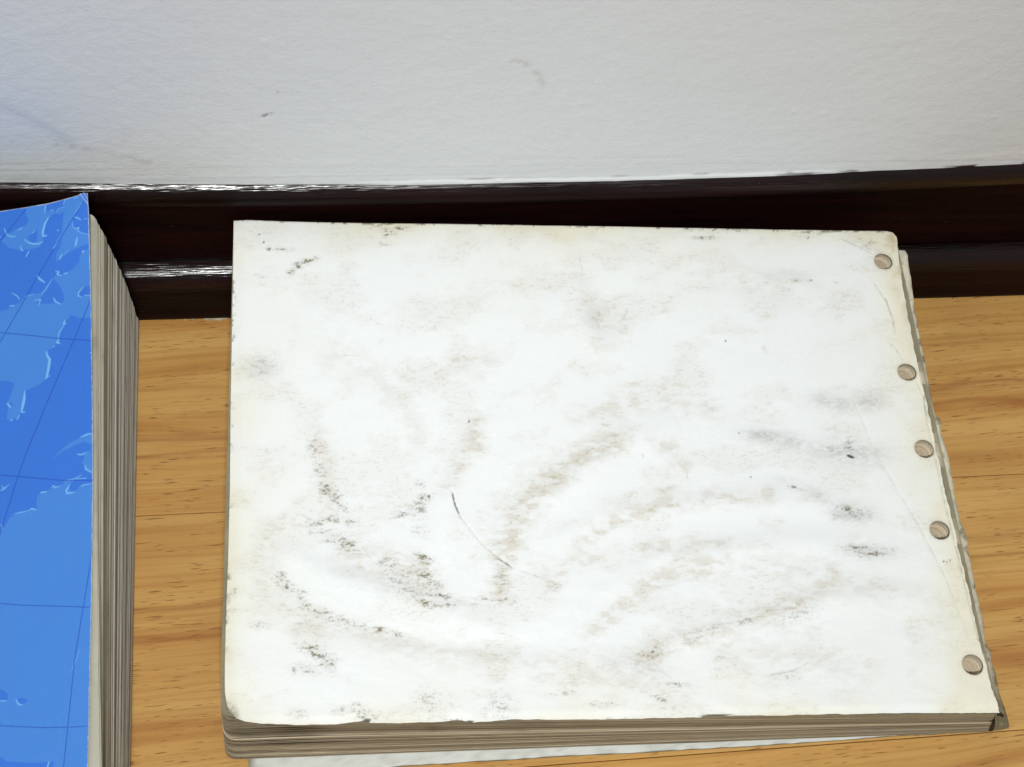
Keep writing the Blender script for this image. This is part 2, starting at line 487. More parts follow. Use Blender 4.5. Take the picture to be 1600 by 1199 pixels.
def layered_block(name, top, bot, z_top, z_bot, rad_t, rad_b, thick, colour, holes=None, dz=None, seed=1, step=.004, jit=.00018, shape=None):
    """a stack of thin page bundles; each bundle is a closed slab with its own outline, its own tint and its own punched holes"""
    rg = np.random.default_rng(seed); rd = random.Random(seed)
    V, Q, C = [], [], []; off = 0
    z = z_bot
    while z < z_top - 1e-5:
        th = min(rd.choice(thick) * rd.uniform(.8, 1.25), z_top - z)
        s = ((z + th / 2) - z_bot) / (z_top - z_bot)
        cor = [np.array(b) * (1 - s) + np.array(t) * s for b, t in zip(bot, top)]
        ol = resample(poly_round(cor, [a * (1 - s) + b * s for a, b in zip(rad_b, rad_t)]), step)
        n = len(ol)
        ctr = ol.mean(0)
        nx = np.roll(ol, -1, 0) - np.roll(ol, 1, 0); nx = np.stack([nx[:, 1], -nx[:, 0]], 1); nx /= np.linalg.norm(nx, axis=1)[:, None] + 1e-12
        if (nx * (ol - ctr)).sum() < 0: nx = -nx
        sh = rg.normal(0, jit)
        wv = fbm(np.linspace(0, 14, n), np.full(n, seed * 3.1 + z * 3000), seed + 50, 3) - .5
        ol = ol + nx * (sh + wv * jit * 2.2)[:, None]
        if shape is not None: ol = shape(ol, s)
        zo = np.zeros(n) if dz is None else dz(ol, s)
        hl = []
        if holes is not None and z_top - z < .0105:       # deeper sheets have slipped across the holes
            for hx, hy, hr in holes:
                jx, jy = rg.normal(0, .00007, 2)
                dep = min(z_top - z, .013)                # the drilled hole runs a little aslant
                jx -= .58 * dep; jy -= .42 * dep
                for_k = [(hx + jx + hr * math.cos(a), hy + jy + hr * math.sin(a)) for a in np.linspace(0, math.tau, 25)[:-1]]
                hl.append(np.array(for_k))
        loops = [ol] + hl
        bm = bmesh.new(); es = []
        for L in loops:
            vs = [bm.verts.new((p[0], p[1], 0)) for p in L]
            es += [bm.edges.new((vs[i], vs[(i + 1) % len(vs)])) for i in range(len(vs))]
        bmesh.ops.triangle_fill(bm, use_beauty=False, use_dissolve=False, edges=es)
        bm.verts.index_update()
        tris = np.array([[v.index for v in f.verts] for f in bm.faces if len(f.verts) == 3])
        bm.free()
        P2 = np.concatenate(loops); N = len(P2)
        zz = np.concatenate([zo] + [np.zeros(len(h)) if dz is None else dz(h, s) for h in hl])
        lo = np.column_stack([P2, z + zz]); hi = np.column_stack([P2, z + th - .00003 + zz])
        V += [lo, hi]
        # winding: make the top look up
        a, b, c = P2[tris[:, 0]], P2[tris[:, 1]], P2[tris[:, 2]]
        cr = (b[:, 0] - a[:, 0]) * (c[:, 1] - a[:, 1]) - (b[:, 1] - a[:, 1]) * (c[:, 0] - a[:, 0])
        tris[cr < 0] = tris[cr < 0][:, ::-1]
        Q += [tris + off + N, tris[:, ::-1] + off]
        st = 0
        for L in loops:
            k = len(L); i = np.arange(k); j = (i + 1) % k
            p, q = off + st + i, off + st + j
            Q += [np.stack([p, q, q + N], 1), np.stack([p, q + N, p + N], 1)]
            st += k
        cc = np.tile(np.append(np.asarray(colour(s, rd)), 1.0), (N, 1))
        if hl: cc[len(ol):] = np.append(np.array(c3(246, 231, 205)) * rd.uniform(.84, 1.08), .12)
        C += [cc, cc]; off += 2 * N
        z += th
    me = mesh_np(name, np.concatenate(V), np.concatenate(Q), np.concatenate(C))
    o = link(name, me, M_EDGE); o['kind'] = 'stuff'
    return o

def interp_line(pts, n_or_t, key=None):
    """point at fraction t along a polyline (by length)"""
    p = np.array(pts, float); L = np.concatenate([[0], np.cumsum(np.linalg.norm(np.diff(p, axis=0), axis=1))]); L /= L[-1]
    return np.stack([np.interp(n_or_t, L, p[:, 0]), np.interp(n_or_t, L, p[:, 1])], -1)

def coons(top, bottom, left, right, u, v):
    """patch between four measured edges; u to the right, v downwards"""
    T, B = interp_line(top, u), interp_line(bottom, u)
    Lf, Rt = interp_line(left, v), interp_line(right, v)
    U, Vv = np.meshgrid(u, v, indexing='ij'); U = U[..., None]; Vv = Vv[..., None]
    c00, c10, c01, c11 = T[0], T[-1], B[0], B[-1]
    return (1 - Vv) * T[:, None] + Vv * B[:, None] + (1 - U) * Lf[None] + U * Rt[None] - ((1 - U) * (1 - Vv) * c00 + U * (1 - Vv) * c10 + (1 - U) * Vv * c01 + U * Vv * c11)

def sheet_mesh(name, P, col, thick, drop=None, edge_col=None):
    """closed sheet: top grid, bottom grid, rim"""
    nu, nv_ = P.shape[:2]
    lo = P.copy(); lo[..., 2] -= thick
    V = np.concatenate([P.reshape(-1, 3), lo.reshape(-1, 3)]); N = nu * nv_
    q = grid_quads(nu, nv_)
    ring = np.concatenate([np.arange(nu) * nv_, (nu - 1) * nv_ + np.arange(1, nv_), np.arange(nu - 2, -1, -1) * nv_ + nv_ - 1, np.arange(nv_ - 2, 0, -1)])
    r2 = np.roll(ring, -1)
    rim = np.stack([ring, r2, r2 + N, ring + N], 1)
    cl = col.reshape(-1, 3); lowc = cl.copy() * .8 if edge_col is None else np.tile(np.asarray(edge_col), (N, 1))
    # decide winding from the first face
    a, b, c = V[q[0, 0]], V[q[0, 1]], V[q[0, 2]]
    if np.cross(b - a, c - a)[2] < 0: q = q[:, ::-1]
    else: rim = rim[:, ::-1]
    return V, q, rim, N, np.concatenate([cl, lowc])

# ================================================================== the worn white book
wb = empty('worn_book', (0.11, 0.25, 0), 'thick worn book with stained blank white cover and five punched holes along its right edge', 'book')
Z_FL, Z_FR, Z_BL, Z_BR = .0560, .0548, .0610, .0577
def wb_top_z(U, Vv):
    return (1 - Vv) * ((1 - U) * Z_BL + U * Z_BR) + Vv * ((1 - U) * Z_FL + U * Z_FR)
e_top = [(365, 344), (450, 346), (600, 349), (800, 352), (1000, 355), (1200, 359), (1385, 362), (1394, 364), (1400, 371)]
e_left = [(365, 344), (364, 420), (362, 520), (360, 640), (359, 760), (356, 880), (353, 960), (351, 1040), (351, 1080), (354, 1098), (360, 1110)]
e_bot = [(360, 1110), (368, 1117), (382, 1123), (405, 1128), (470, 1132), (530, 1131), (568, 1126), (578, 1129), (640, 1129), (722, 1125), (740, 1128), (800, 1124), (920, 1123), (1094, 1120), (1106, 1117), (1200, 1117), (1400, 1114), (1563, 1113)]
e_right = [(1400, 371), (1404, 400), (1411, 450), (1420, 500), (1431, 560), (1440, 600), (1452, 650), (1462, 700), (1471, 740), (1482, 790), (1491, 830), (1505, 890), (1519, 950), (1533, 1010), (1545, 1060), (1555, 1090), (1563, 1113)]
holes_px = [(1380, 409), (1417, 582), (1444.5, 701), (1468, 829), (1519.5, 1039)]

nu, nv2 = 800, 500
u = np.linspace(0, 1, nu); v = np.linspace(0, 1, nv2)
pix = coons(e_top, e_bot, e_left, e_right, u, v)
U, Vv = np.meshgrid(u, v, indexing='ij')
PX, PY = pix[..., 0], pix[..., 1]
# ragged outline: the worn edges wander by a fraction of a millimetre
PX = PX + sstep(.985, 1, U) * 4.5 * (fbm(Vv * 60, U * 0 + 2.2, 81, 4) - .5)
PY = PY + sstep(.985, 1, Vv) * 2.2 * (fbm(U * 80, U * 0 + 5.2, 82, 4) - .5)
zt = wb_top_z(U, Vv)
# relief of the sheet: soft handling waves, dents, the drooping worn corner
def ridge(pts, w, h, side=1.0):
    d, t = seg_dist(PX, PY, pts)
    return h * np.exp(-(d / w) ** 2) * np.sin(np.pi * np.clip(t, .0, 1)) ** .5
relief = .0011 * (fbm(PX / 170, PY / 120, 84, 3) - .5)
relief += .00035 * (fbm((PX * .94 + PY * .34) / 120, (-PX * .34 + PY * .94) / 26, 88, 3) - .5) * sstep(760, 960, PY) 
relief += ridge([(880, 375), (905, 470), (925, 530), (960, 560)], 16, .0006)
relief += ridge([(430, 860), (520, 900), (640, 935), (800, 990)], 20, .0010)
relief += ridge([(460, 960), (560, 985), (760, 1010), (900, 1000)], 18, -.0007)
relief += ridge([(830, 860), (960, 800), (1160, 780), (1380, 800)], 20, .0008)
relief += ridge([(900, 960), (1020, 880), (1200, 850), (1400, 850)], 20, .0009)
relief += ridge([(950, 1040), (1100, 990), (1300, 940), (1470, 930)], 20, .0008)
relief += ridge([(780, 870), (850, 780), (960, 700), (1060, 660)], 20, .0009)
relief += ridge([(690, 880), (700, 780), (740, 690), (800, 640)], 18, .0006)
# margin crease that was folded back once, and long fold
d, t_ = seg_dist(PX, PY, [(1330, 620), (1375, 720), (1440, 830), (1480, 910), (1512, 990)])
relief -= .00009 * np.exp(-(d / 2.6) ** 2)
d2, t2 = seg_dist(PX, PY, [(1434, 597), (1444, 620), (1448, 650), (1458, 690), (1478, 790), (1505, 900), (1530, 1000)])
relief -= .00045 * np.exp(-(d2 / 2.0) ** 2)
d3, t3 = seg_dist(PX, PY, [(1367, 443), (1385, 470), (1395, 497), (1399, 520)])
relief -= .0002 * np.exp(-(d3 / 1.8) ** 2)
crack = [(705, 765), (708, 778), (711, 790), (719, 808), (731, 822), (747, 843), (762, 858), (780, 874), (800, 887)]
dk, tk = seg_dist(PX, PY, crack)
relief -= .00022 * np.exp(-(dk / 1.8) ** 2)
relief += .00010 * np.exp(-(dk / 9) ** 2)
def droop(dx_dy):
    return 0
corner = np.exp(-(((PX - 350) / 55) ** 2 + ((PY - 1118) / 38) ** 2))
relief -= .0032 * corner
relief -= .0006 * sstep(.02, 0, U) + .0006 * sstep(.98, 1, Vv)
relief += .0009 * ell(PX, PY, 1480, 1000, 60, 200, -12) * 0
edge_in = np.minimum(np.minimum(U, 1 - U) * 1.35, np.minimum(Vv, 1 - Vv))
P = at(PX, PY, zt)                       # positions measured on the mean plane of the sheet
P[..., 2] += relief

# ---- colour of the sheet: clean paper, yellowed margins, rubbed-in dirt
paper = np.ones(P.shape) * np.array([.855, .875, .872])
warm = fbm(PX / 150, PY / 120, 91, 4)
# ageing: edges and punched margin
marg = sstep(1335 + (PY - 400) * .14, 1440 + (PY - 400) * .21, PX)
edg = np.exp(-edge_in * 34) * .9 + np.exp(-edge_in * 8) * .62
yel = np.clip(.55 * edg * (.30 + 1.0 * sstep(.25, .75, warm)) + .55 * marg * (.35 + warm), 0, 1)
for (cx, cy, rx, ry, s) in [(1396, 395, 26, 45, 1.0), (1385, 368, 40, 14, .5), (1410, 470, 16, 60, .5), (1440, 570, 22, 30, .5), (1455, 675, 20, 22, .55), (1475, 800, 20, 20, .5), (1530, 1075, 35, 45, .7), (1505, 1000, 25, 50, .3), (380, 1090, 50, 60, .3), (1000, 356, 200, 10, .35), (1340, 372, 60, 12, .4), (880, 365, 18, 24, .35), (1565, 1100, 16, 30, .6), (1420, 520, 14, 40, .4)]:
    yel = np.clip(yel + s * ell(PX, PY, cx, cy, rx, ry, 0) * (.45 + warm * .9), 0, 1)
paper = stain(paper, yel * .62, c3(230, 222, 186))
brown = np.clip(1.1 * ell(PX, PY, 1403, 410, 12, 40, -8) + .7 * ell(PX, PY, 1396, 372, 12, 8) + .5 * ell(PX, PY, 1412, 470, 8, 45, -12), 0, 1) * sstep(.3, .7, fbm(PX / 14, PY / 20, 95, 4))
paper = stain(paper, brown * .55, c3(176, 138, 84))
# fine rubbed specks, lying roughly along the sheet, broken up
sp1 = fbm(PX / 8.5, PY / 2.6, 101, 3)
sp2 = fbm(PX / 2.6, PY / 1.7, 105, 2)
sp3 = fbm(PX / 16, PY / 8, 109, 4)
speck = sstep(.52, .74, sp1 * .6 + sp2 * .4)
hard = sstep(.50, .66, sp1 * .55 + sp2 * .45)
# broad tan rub bands (where hands polished round them the sheet stayed clean)
tan = np.zeros(U.shape)
for pts, w, s in [
    ([(790, 860), (810, 810), (850, 760), (900, 715), (960, 690)], 24, .75),
    ([(905, 850), (960, 815), (1030, 790), (1120, 780), (1200, 775)], 15, .6),
    ([(860, 905), (900, 880), (960, 862), (1040, 850), (1120, 850)], 14, .5),
    ([(925, 985), (960, 950), (1010, 915), (1060, 890), (1130, 880)], 18, .6),
    ([(1010, 1025), (1060, 1003), (1120, 985), (1180, 970), (1260, 935), (1300, 900)], 18, .65),
    ([(900, 650), (960, 636), (1040, 630), (1110, 640)], 16, .5),
    ([(1020, 690), (1050, 700), (1065, 730), (1040, 760)], 14, .5),
    ([(700, 760), (715, 730), (740, 700), (745, 660)], 16, .6),
    ([(780, 870), (785, 895), (783, 925)], 13, .8),
    ([(560, 870), (600, 880), (650, 890), (670, 925)], 26, .55),
    ([(470, 980), (540, 985), (640, 1010), (780, 1030), (900, 1060)], 26, .35),
    ([(640, 590), (680, 580), (760, 560)], 20, .35),
    ([(520, 560), (560, 570), (620, 620), (650, 680)], 26, .28),
    ([(1060, 590), (1010, 600), (960, 620)], 16, .4),
    ([(500, 680), (510, 730), (515, 790)], 14, .4),
    ([(1170, 880), (1260, 890), (1380, 930)], 24, .3),
    ([(930, 480), (960, 500), (930, 540)], 26, .3),
    ([(800, 430), (850, 440), (900, 420)], 26, .22),
    ([(1120, 430), (1200, 440), (1300, 470)], 30, .18),
    ([(1080, 980), (1200, 1030), (1350, 1040)], 30, .3),
    ([(860, 1040), (960, 1060), (1060, 1090)], 24, .35),
    ([(640, 480), (700, 470), (760, 450)], 26, .2),
    ([(420, 830), (410, 900), (440, 960)], 22, .25)]:
    d, t = seg_dist(PX, PY, pts)
    d = d + 14 * (fbm(PX / 24, PY / 16, 113, 4) - .5)
    tan = np.maximum(tan, s * np.exp(-np.maximum(d, 0) ** 2 / w ** 2))
tan = tan * (.30 + .9 * sstep(.35, .65, sp3))
paper = stain(paper, np.clip(tan * (.44 + .42 * speck), 0, .85), c3(182, 164, 130))
# overall faint rubbing
over = sstep(.46, .68, fbm(PX / 60, PY / 34, 121, 4))
paper = stain(paper, over * (.08 + .24 * speck), c3(180, 166, 130))
# dark olive-brown scuffs
dk_ = np.zeros(U.shape)
for (cx, cy, rx, ry, an, s) in [
    (457, 424, 9, 5, -40, 1.2), (466, 416, 9, 5, -30, 1.2), (480, 409, 8, 4, -25, 1.1), (491, 406, 6, 3.5, -10, .9), (421, 389, 4, 3, 0, .9), (441, 390, 13, 3, 0, .55), (405, 432, 6, 3, 0, .5),
    (600, 357, 14, 5, 20, .8), (626, 357, 10, 2.5, 0, .8), (603, 367, 5, 2.5, 0, .8), (624, 349, 12, 2, 0, .7), (650, 350, 12, 1.6, 0, .6), (604, 382, 10, 2, 0, .5),
    (405, 574, 24, 15, 0, .38), (420, 572, 10, 6, 0, .55), (490, 700, 10, 16, 10, .45), (500, 735, 12, 14, 30, .4), (512, 765, 17, 8, 25, .8), (524, 780, 12, 6, 35, .9), (536, 794, 8, 3.5, 35, .9),
    (495, 817, 18, 5, -12, .8), (522, 812, 12, 6, 10, .75), (545, 816, 10, 5, 0, .7), (525, 842, 22, 9, 15, .75), (545, 852, 18, 9, 15, .65), (500, 832, 14, 5, 0, .4), (628, 804, 9, 4, -12, .9), (640, 801, 8, 2.5, -15, .7),
    (662, 777, 8, 4, 0, 1.0), (655, 795, 12, 14, 20, .5), (655, 757, 10, 6, 0, .45), (657, 830, 14, 8, 20, .4), (662, 871, 14, 4, 20, 1.0), (666, 877, 8, 4, 20, .9), (660, 897, 17, 9, 15, .7), (672, 912, 18, 10, 15, .55), (605, 882, 16, 9, 0, .5), (625, 905, 20, 10, 0, .4), (684, 931, 20, 5, 8, .8), (640, 926, 25, 8, 8, .5), (700, 945, 30, 5, 0, .5), (665, 944, 14, 6, 15, .6),
    (440, 904, 9, 7, 50, .95), (447, 918, 11, 9, 45, .8), (470, 925, 10, 5, 30, .6), (475, 943, 10, 7, 45, .8), (500, 960, 20, 8, 15, .9), (530, 970, 22, 7, 10, .6), (560, 980, 16, 5, 8, .7), (594, 984, 10, 4, 5, 1.0), (620, 990, 16, 5, 8, .5),
    (485, 1012, 18, 5, 10, .85), (500, 1024, 20, 6, 12, 1.0), (510, 1036, 12, 9, 20, 1.0), (480, 1046, 18, 7, 15, .6), (460, 1048, 8, 5, 0, .5), (405, 978, 12, 5, 0, .5), (365, 925, 12, 6, 0, .5), (362, 955, 12, 4, 0, .5), (555, 1101, 8, 3, -10, .8), (545, 1110, 25, 7, 0, .4), (465, 1118, 12, 8, 0, .5), (570, 1118, 18, 10, 30, .6), (670, 1095, 20, 16, 20, .4), (780, 1105, 20, 18, 0, .4), (775, 937, 26, 2.2, 0, .8), (803, 938, 8, 6, 0, .6),
    (783, 905, 8, 12, 0, .55), (870, 918, 8, 5, -10, .5), (1085, 1001, 10, 3.5, -25, .8), (1165, 972, 9, 4, -10, 1.0), (1100, 985, 40, 3, -12, .4), (1022, 1020, 16, 8, -15, .55), (1060, 1070, 18, 3, 5, .6), (1032, 1093, 14, 4, 20, .7), (945, 1100, 25, 5, -5, .5), (1127, 1028, 7, 2, 5, .9), (1240, 960, 30, 10, -10, .35), (1230, 1058, 20, 8, 10, .3), (880, 1083, 20, 4, -5, .4),
    (1345, 859, 20, 5, 5, .85), (1362, 866, 18, 6, 0, .8), (1385, 861, 14, 5, 0, .5), (1325, 797, 16, 5, 10, .75), (1335, 803, 22, 7, 8, .55), (1308, 808, 8, 5, 0, .5), (1328, 697, 9, 8, 0, .6), (1298, 702, 4, 2.5, 30, .8), (1306, 701, 3, 1.6, -30, .8), (1240, 762, 8, 2, 15, .8),
    (1100, 372, 16, 3, 0, .6), (1125, 359, 60, 4, 1, .5), (1265, 364, 20, 3, 1, .6), (1300, 362, 30, 3, 1, .6), (1358, 385, 14, 8, 20, .35), (1345, 377, 26, 4, 8, .4), (1236, 437, 5, 1.5, 0, .8), (1246, 438, 6, 1.5, 0, .6), (1265, 438, 6, 1.8, 0, .6), (1304, 441, 5, 1.5, 0, .6), (1194, 546, 3, 2.5, 40, .7), (1262, 372, 2, 2, 0, .9)]:
    dk_ = np.maximum(dk_, s * ell(PX, PY, cx, cy, rx * 1.1, ry * 1.1, an))
scuff = np.clip(dk_ * (.22 + 1.0 * hard + .3 * speck), 0, .92)
paper = stain(paper, scuff * .92, c3(106, 94, 50))
# grey smudges of fingers
gr = np.zeros(U.shape)
for (cx, cy, rx, ry, an, s) in [(1195, 681, 40, 11, 5, .42), (1240, 690, 40, 14, 15, .34), (1322, 708, 55, 22, 5, .40), (1300, 628, 34, 14, 10, .40), (1355, 628, 26, 16, 0, .36), (1330, 802, 34, 16, 8, .4), (1275, 775, 30, 10, 35, .25), (1355, 862, 45, 12, 3, .35), (1230, 755, 30, 10, 5, .2), (930, 500, 22, 14, 0, .2), (1000, 1040, 50, 20, 5, .2), (408, 572, 26, 18, 0, .3), (560, 915, 70, 18, 18, .12), (1230, 430, 40, 8, 0, .15), (1430, 505, 14, 50, 0, .2)]:
    gr = np.maximum(gr, s * ell(PX, PY, cx, cy, rx, ry, an))
paper = stain(paper, .85 * np.clip(gr * (.45 + .8 * sstep(.35, .65, fbm(PX / 5, PY / 2.4, 131, 4) * .6 + .4 * fbm(PX / 20, PY / 9, 133, 3))), 0, .8), c3(128, 128, 122))
# ink tick, pin pricks, cracks and creases
paper = stain(paper, sstep(.35, .7, ell(PX, PY, 1329, 713.5, 8, 2.6, 22)) * .95, c3(36, 34, 28))
for (cx, cy, r) in [(405, 367, 2), (412, 379, 2), (421, 389.5, 2.4), (1134, 533, 1.6), (1173, 746, 1.6), (1155, 677, 2), (603, 368, 1.8), (670, 776, 3), (660, 779, 2), (733, 659, 2), (552, 337, 2), (1484, 876, 2), (1474, 878, 1.8), (1479, 879, 1.6), (790, 347, 2)]:
    paper = stain(paper, .8 * sstep(.3, .7, ell(PX, PY, cx, cy, r, r * .8)), c3(66, 60, 46))
ck = np.exp(-(dk / 1.25) ** 2) * np.where(tk < .5, sstep(.02, .12, tk) * (.12 + .9 * sstep(.42, .30, tk)), .14 + .8 * sstep(.80, .95, tk)) * (.4 + .8 * sstep(.35, .55, fbm(PX / 3.5, PY / 3.5, 141, 2)))
paper = stain(paper, np.clip(ck, 0, .9), c3(70, 68, 62))
for pts, w, s in [([(800, 887), (830, 898), (860, 908), (885, 917)], 1.3, .22), ([(1367, 443), (1385, 470), (1395, 497), (1399, 520)], 1.1, .55), ([(1388, 535), (1400, 547), (1410, 564)], 1.1, .4), ([(1330, 620), (1375, 720), (1440, 830), (1480, 910), (1512, 990)], 1.3, .17), ([(1310, 373), (1328, 380), (1345, 388), (1362, 397)], 1.2, .35), ([(1437, 597), (1444, 615), (1446, 640), (1452, 660)], 1.5, .5), ([(1073, 737), (1074, 750)], 1.2, .5), ([(960, 713), (961, 718)], 1.2, .5), ([(1003, 708), (1006, 717)], 1.2, .35), ([(1190, 1058), (1240, 1048), (1270, 1032)], 1.4, .28), ([(950, 352), (930, 359)], 1.0, .6), ([(1114, 1045), (1130, 1048)], 1, .3), ([(1018, 1046), (1035, 1049), (1048, 1060)], 1.6, .35), ([(905, 400), (911, 430)], 1.4, .2), ([(978, 480), (980, 488), (972, 500)], 1.6, .3), ([(525, 555), (560, 556)], 1.2, .25), ([(1458, 690), (1478, 790), (1505, 900), (1530, 1000)], 1.4, .3)]:
    d, t = seg_dist(PX, PY, pts)
    d = d + 1.2 * (fbm(PX / 6, PY / 6, 145, 2) - .5)
    paper = stain(paper, s * np.exp(-(d / w) ** 2) * np.sin(np.pi * np.clip(t, .04, .96)) ** .6 * (.35 + .75 * sstep(.35, .6, fbm(PX / 9, PY / 9, 147, 2))), c3(96, 88, 70))
# grime on the worn rim
rimn = fbm(PX / 7, PY / 7, 151, 4)
lft = sstep(9, 1, PX - np.interp(PY, [p[1] for p in e_left], [p[0] for p in e_left])) * sstep(.50, .72, rimn + .16 * sstep(560, 1050, PY) - .05) * sstep(.40, .60, fbm(PX / 40, PY / 40, 153, 3))
bt = sstep(4.5, 0.3, np.interp(PX, [p[0] for p in e_bot], [p[1] for p in e_bot]) - PY) * sstep(.48, .70, rimn) * sstep(.47, .62, fbm(PX / 60, PY / 60, 155, 3)) * sstep(1250, 700, PX)
paper = stain(paper, np.clip(lft * .7 + bt * .7, 0, .9), c3(80, 72, 52))
tp = sstep(4, .5, PY - np.interp(PX, [p[0] for p in e_top], [p[1] for p in e_top])) * sstep(.55, .7, rimn)
paper = stain(paper, np.clip(tp, 0, .7), c3(90, 84, 62))
paper = stain(paper, np.clip(1.3 * corner * sstep(18, 3, np.hypot(PX - 347, (PY - 1116)) - 14) * sstep(.3, .6, rimn), 0, .8) * .5, c3(70, 64, 48))
for (cx, cy, rx, ry, an) in [(572, 1127, 8, 4, -10), (1104, 1119, 8, 3, -20), (735, 1127, 8, 2, 0), (1120, 1117, 30, 2, -3)]:
    paper = stain(paper, .9 * sstep(.3, .7, ell(PX, PY, cx, cy, rx, ry, an)), c3(48, 42, 34))
bitten = np.zeros(U.shape, bool)

# ---- punched holes: cells inside go, the ring of vertices snaps on to the circle
HR = .0037
hw = [at(hx, hy, float(wb_top_z(np.interp(hx, [1380, 1520], [.975, .965]), (hy - 355) / 760))) for hx, hy in holes_px]
V, q, rim, N, C = sheet_mesh('front_cover', P, paper, .00035, edge_col=c3(150, 140, 110))
keep = np.ones(len(q), bool)
for h_ in hw:
    d = np.hypot(V[:, 0] - h_[0], V[:, 1] - h_[1])
    ins = d < HR
    dq = ins[q].sum(1)
    keep &= ~(dq >= 3)
    # vertices of kept cells lying near the circle are moved on to it
    used = np.zeros(len(V), bool); used[q[keep].ravel()] = True
    gone = np.zeros(len(V), bool); gone[q[~keep].ravel()] = True
    b = used & gone & (d < HR * 1.6)
    b = np.where(b)[0]
    for src in (b, b + N):
        dir_ = (V[src, :2] - h_[:2]) / d[b][:, None]
        V[src, :2] = h_[:2] + dir_ * HR
    dd = np.hypot(V[:N, 0] - h_[0], V[:N, 1] - h_[1])
    ringm = np.exp(-((dd - HR) / .0002) ** 2) * .22 + np.exp(-((dd - HR) / .0010) ** 2) * .10
    C[:N] = C[:N] * (1 - ringm[:, None]) + ringm[:, None] * c3(128, 104, 68)
# inner rim of holes: pair of top and bottom cells
qk = q[keep]
ed = np.concatenate([qk[:, [0, 1]], qk[:, [1, 2]], qk[:, [2, 3]], qk[:, [3, 0]]])
key = np.sort(ed, 1); key = key[:, 0].astype(np.int64) * (2 * N) + key[:, 1]
uq, idx, cnt = np.unique(key, return_index=True, return_counts=True)
be = ed[idx[cnt == 1]]
mid = (V[be[:, 0], :2] + V[be[:, 1], :2]) / 2
nearh = np.zeros(len(be), bool)
for h_ in hw: nearh |= np.hypot(mid[:, 0] - h_[0], mid[:, 1] - h_[1]) < HR * 1.3
be = be[nearh]
inner = np.stack([be[:, 1], be[:, 0], be[:, 0] + N, be[:, 1] + N], 1)
allq = np.concatenate([qk, qk[:, ::-1] + N, rim, inner])
me = mesh_np('front_cover', V, allq, C)
put(link('front_cover', me, M_PAPER, None, True), wb)

# ---- the stack of pages
tops = [at(366, 347, Z_BL)[:2], at(1400, 368, Z_BR)[:2], at(1561, 1113, Z_FR)[:2], at(344, 1116, Z_FL)[:2]]
bots = [np.array([-.0108, .3345]), np.array([.2470, .3270]), at(1545, 1142.5, .002)[:2], at(352, 1186, .002)[:2]]
def wb_dz(ol, s):
    """sheets near the top follow the sheet above: tilt of the pile and the drooping corner"""
    cx, cy = tops[3]
    d = np.hypot(ol[:, 0] - cx, (ol[:, 1] - cy) * 1.3)
    uu = np.clip((ol[:, 0] - tops[3][0]) / .26, 0, 1); vv = np.clip((tops[0][1] - ol[:, 1]) / .195, 0, 1)
    tilt = wb_top_z(uu, vv) - .0545
    return s * (tilt - .0009) - .0034 * np.exp(-(d / .014) ** 2) * s ** 2 + .0005 * np.exp(-(d / .02) ** 2) * np.sin(s * 9)
def wb_col(s, rd):
    k = rd.random()
    c = np.array(c3(178, 165, 140)) * rd.uniform(.88, 1.10)
    if k < .22: c = np.array(c3(232, 224, 200))
    if k > .93: c = np.array(c3(112, 98, 76))
    if s > .93: c = np.array(c3(176, 168, 140)) * rd.uniform(.6, 1.15)
    return c
def wb_shape(ol, s):
    return ol
blk = layered_block('page_block', tops, bots, .0545, .0018, [.001, .002, .0015, .0045], [.002, .003, .0015, .0045], [.0002, .0003, .0004, .0005], wb_col,
    holes=[(h_[0], h_[1], HR * .985) for h_ in hw], dz=wb_dz, seed=21, step=.005)
put(blk, wb)

# ---- back cover, slipped to the right and forward under the pages
bc = [(388, 1210), (640, 1196), (900, 1180), (1180, 1165), (1403, 1149.5), (1486, 1144)]
fr = np.array([at(a, b, .0016) for a, b in bc])
n = 90
fx = np.interp(np.linspace(0, 1, n), np.linspace(0, 1, len(fr)), fr[:, 0]); fy = np.interp(fx, fr[:, 0], fr[:, 1])
tt = np.concatenate([[0, .0015, .003, .006, .012, .02], np.linspace(.03, 1, 18)])
bkL = np.array([-.004, .331]); bkR = np.array([.2450, .325])
P = np.zeros((n, 24, 3))
for i in range(n):
    b_ = bkL + (bkR - bkL) * i / (n - 1)
    P[i, :, 0] = fx[i] + (b_[0] - fx[i]) * tt; P[i, :, 1] = fy[i] + (b_[1] - fy[i]) * tt
P[:, 0, 1] += .0007 * (fbm(np.linspace(0, 30, n), np.zeros(n) + 2, 171, 3) - .5)
P[..., 2] = .0015
cN = fbm(P[..., 0] * 400, P[..., 1] * 500, 175, 4)
colr = stain(np.ones(P.shape) * np.array([.74, .76, .72]), .30 * sstep(.45, .7, cN), c3(160, 156, 132))
colr = stain(colr, .7 * sstep(.004, .0, P[..., 0] - P[0, 0, 0]) , c3(120, 116, 92))
colr[:, 0] = stain(colr[:, 0], np.full(n, .7) * sstep(.3, .6, cN[:, 0]), c3(70, 64, 50))
V, q, rim, N, C = sheet_mesh('back_cover', P, colr, .0012, edge_col=c3(84, 76, 60))
put(link('back_cover', mesh_np('back_cover', V, np.concatenate([q, q[:, ::-1] + N, rim]), C), M_PAPER, None, True), wb)

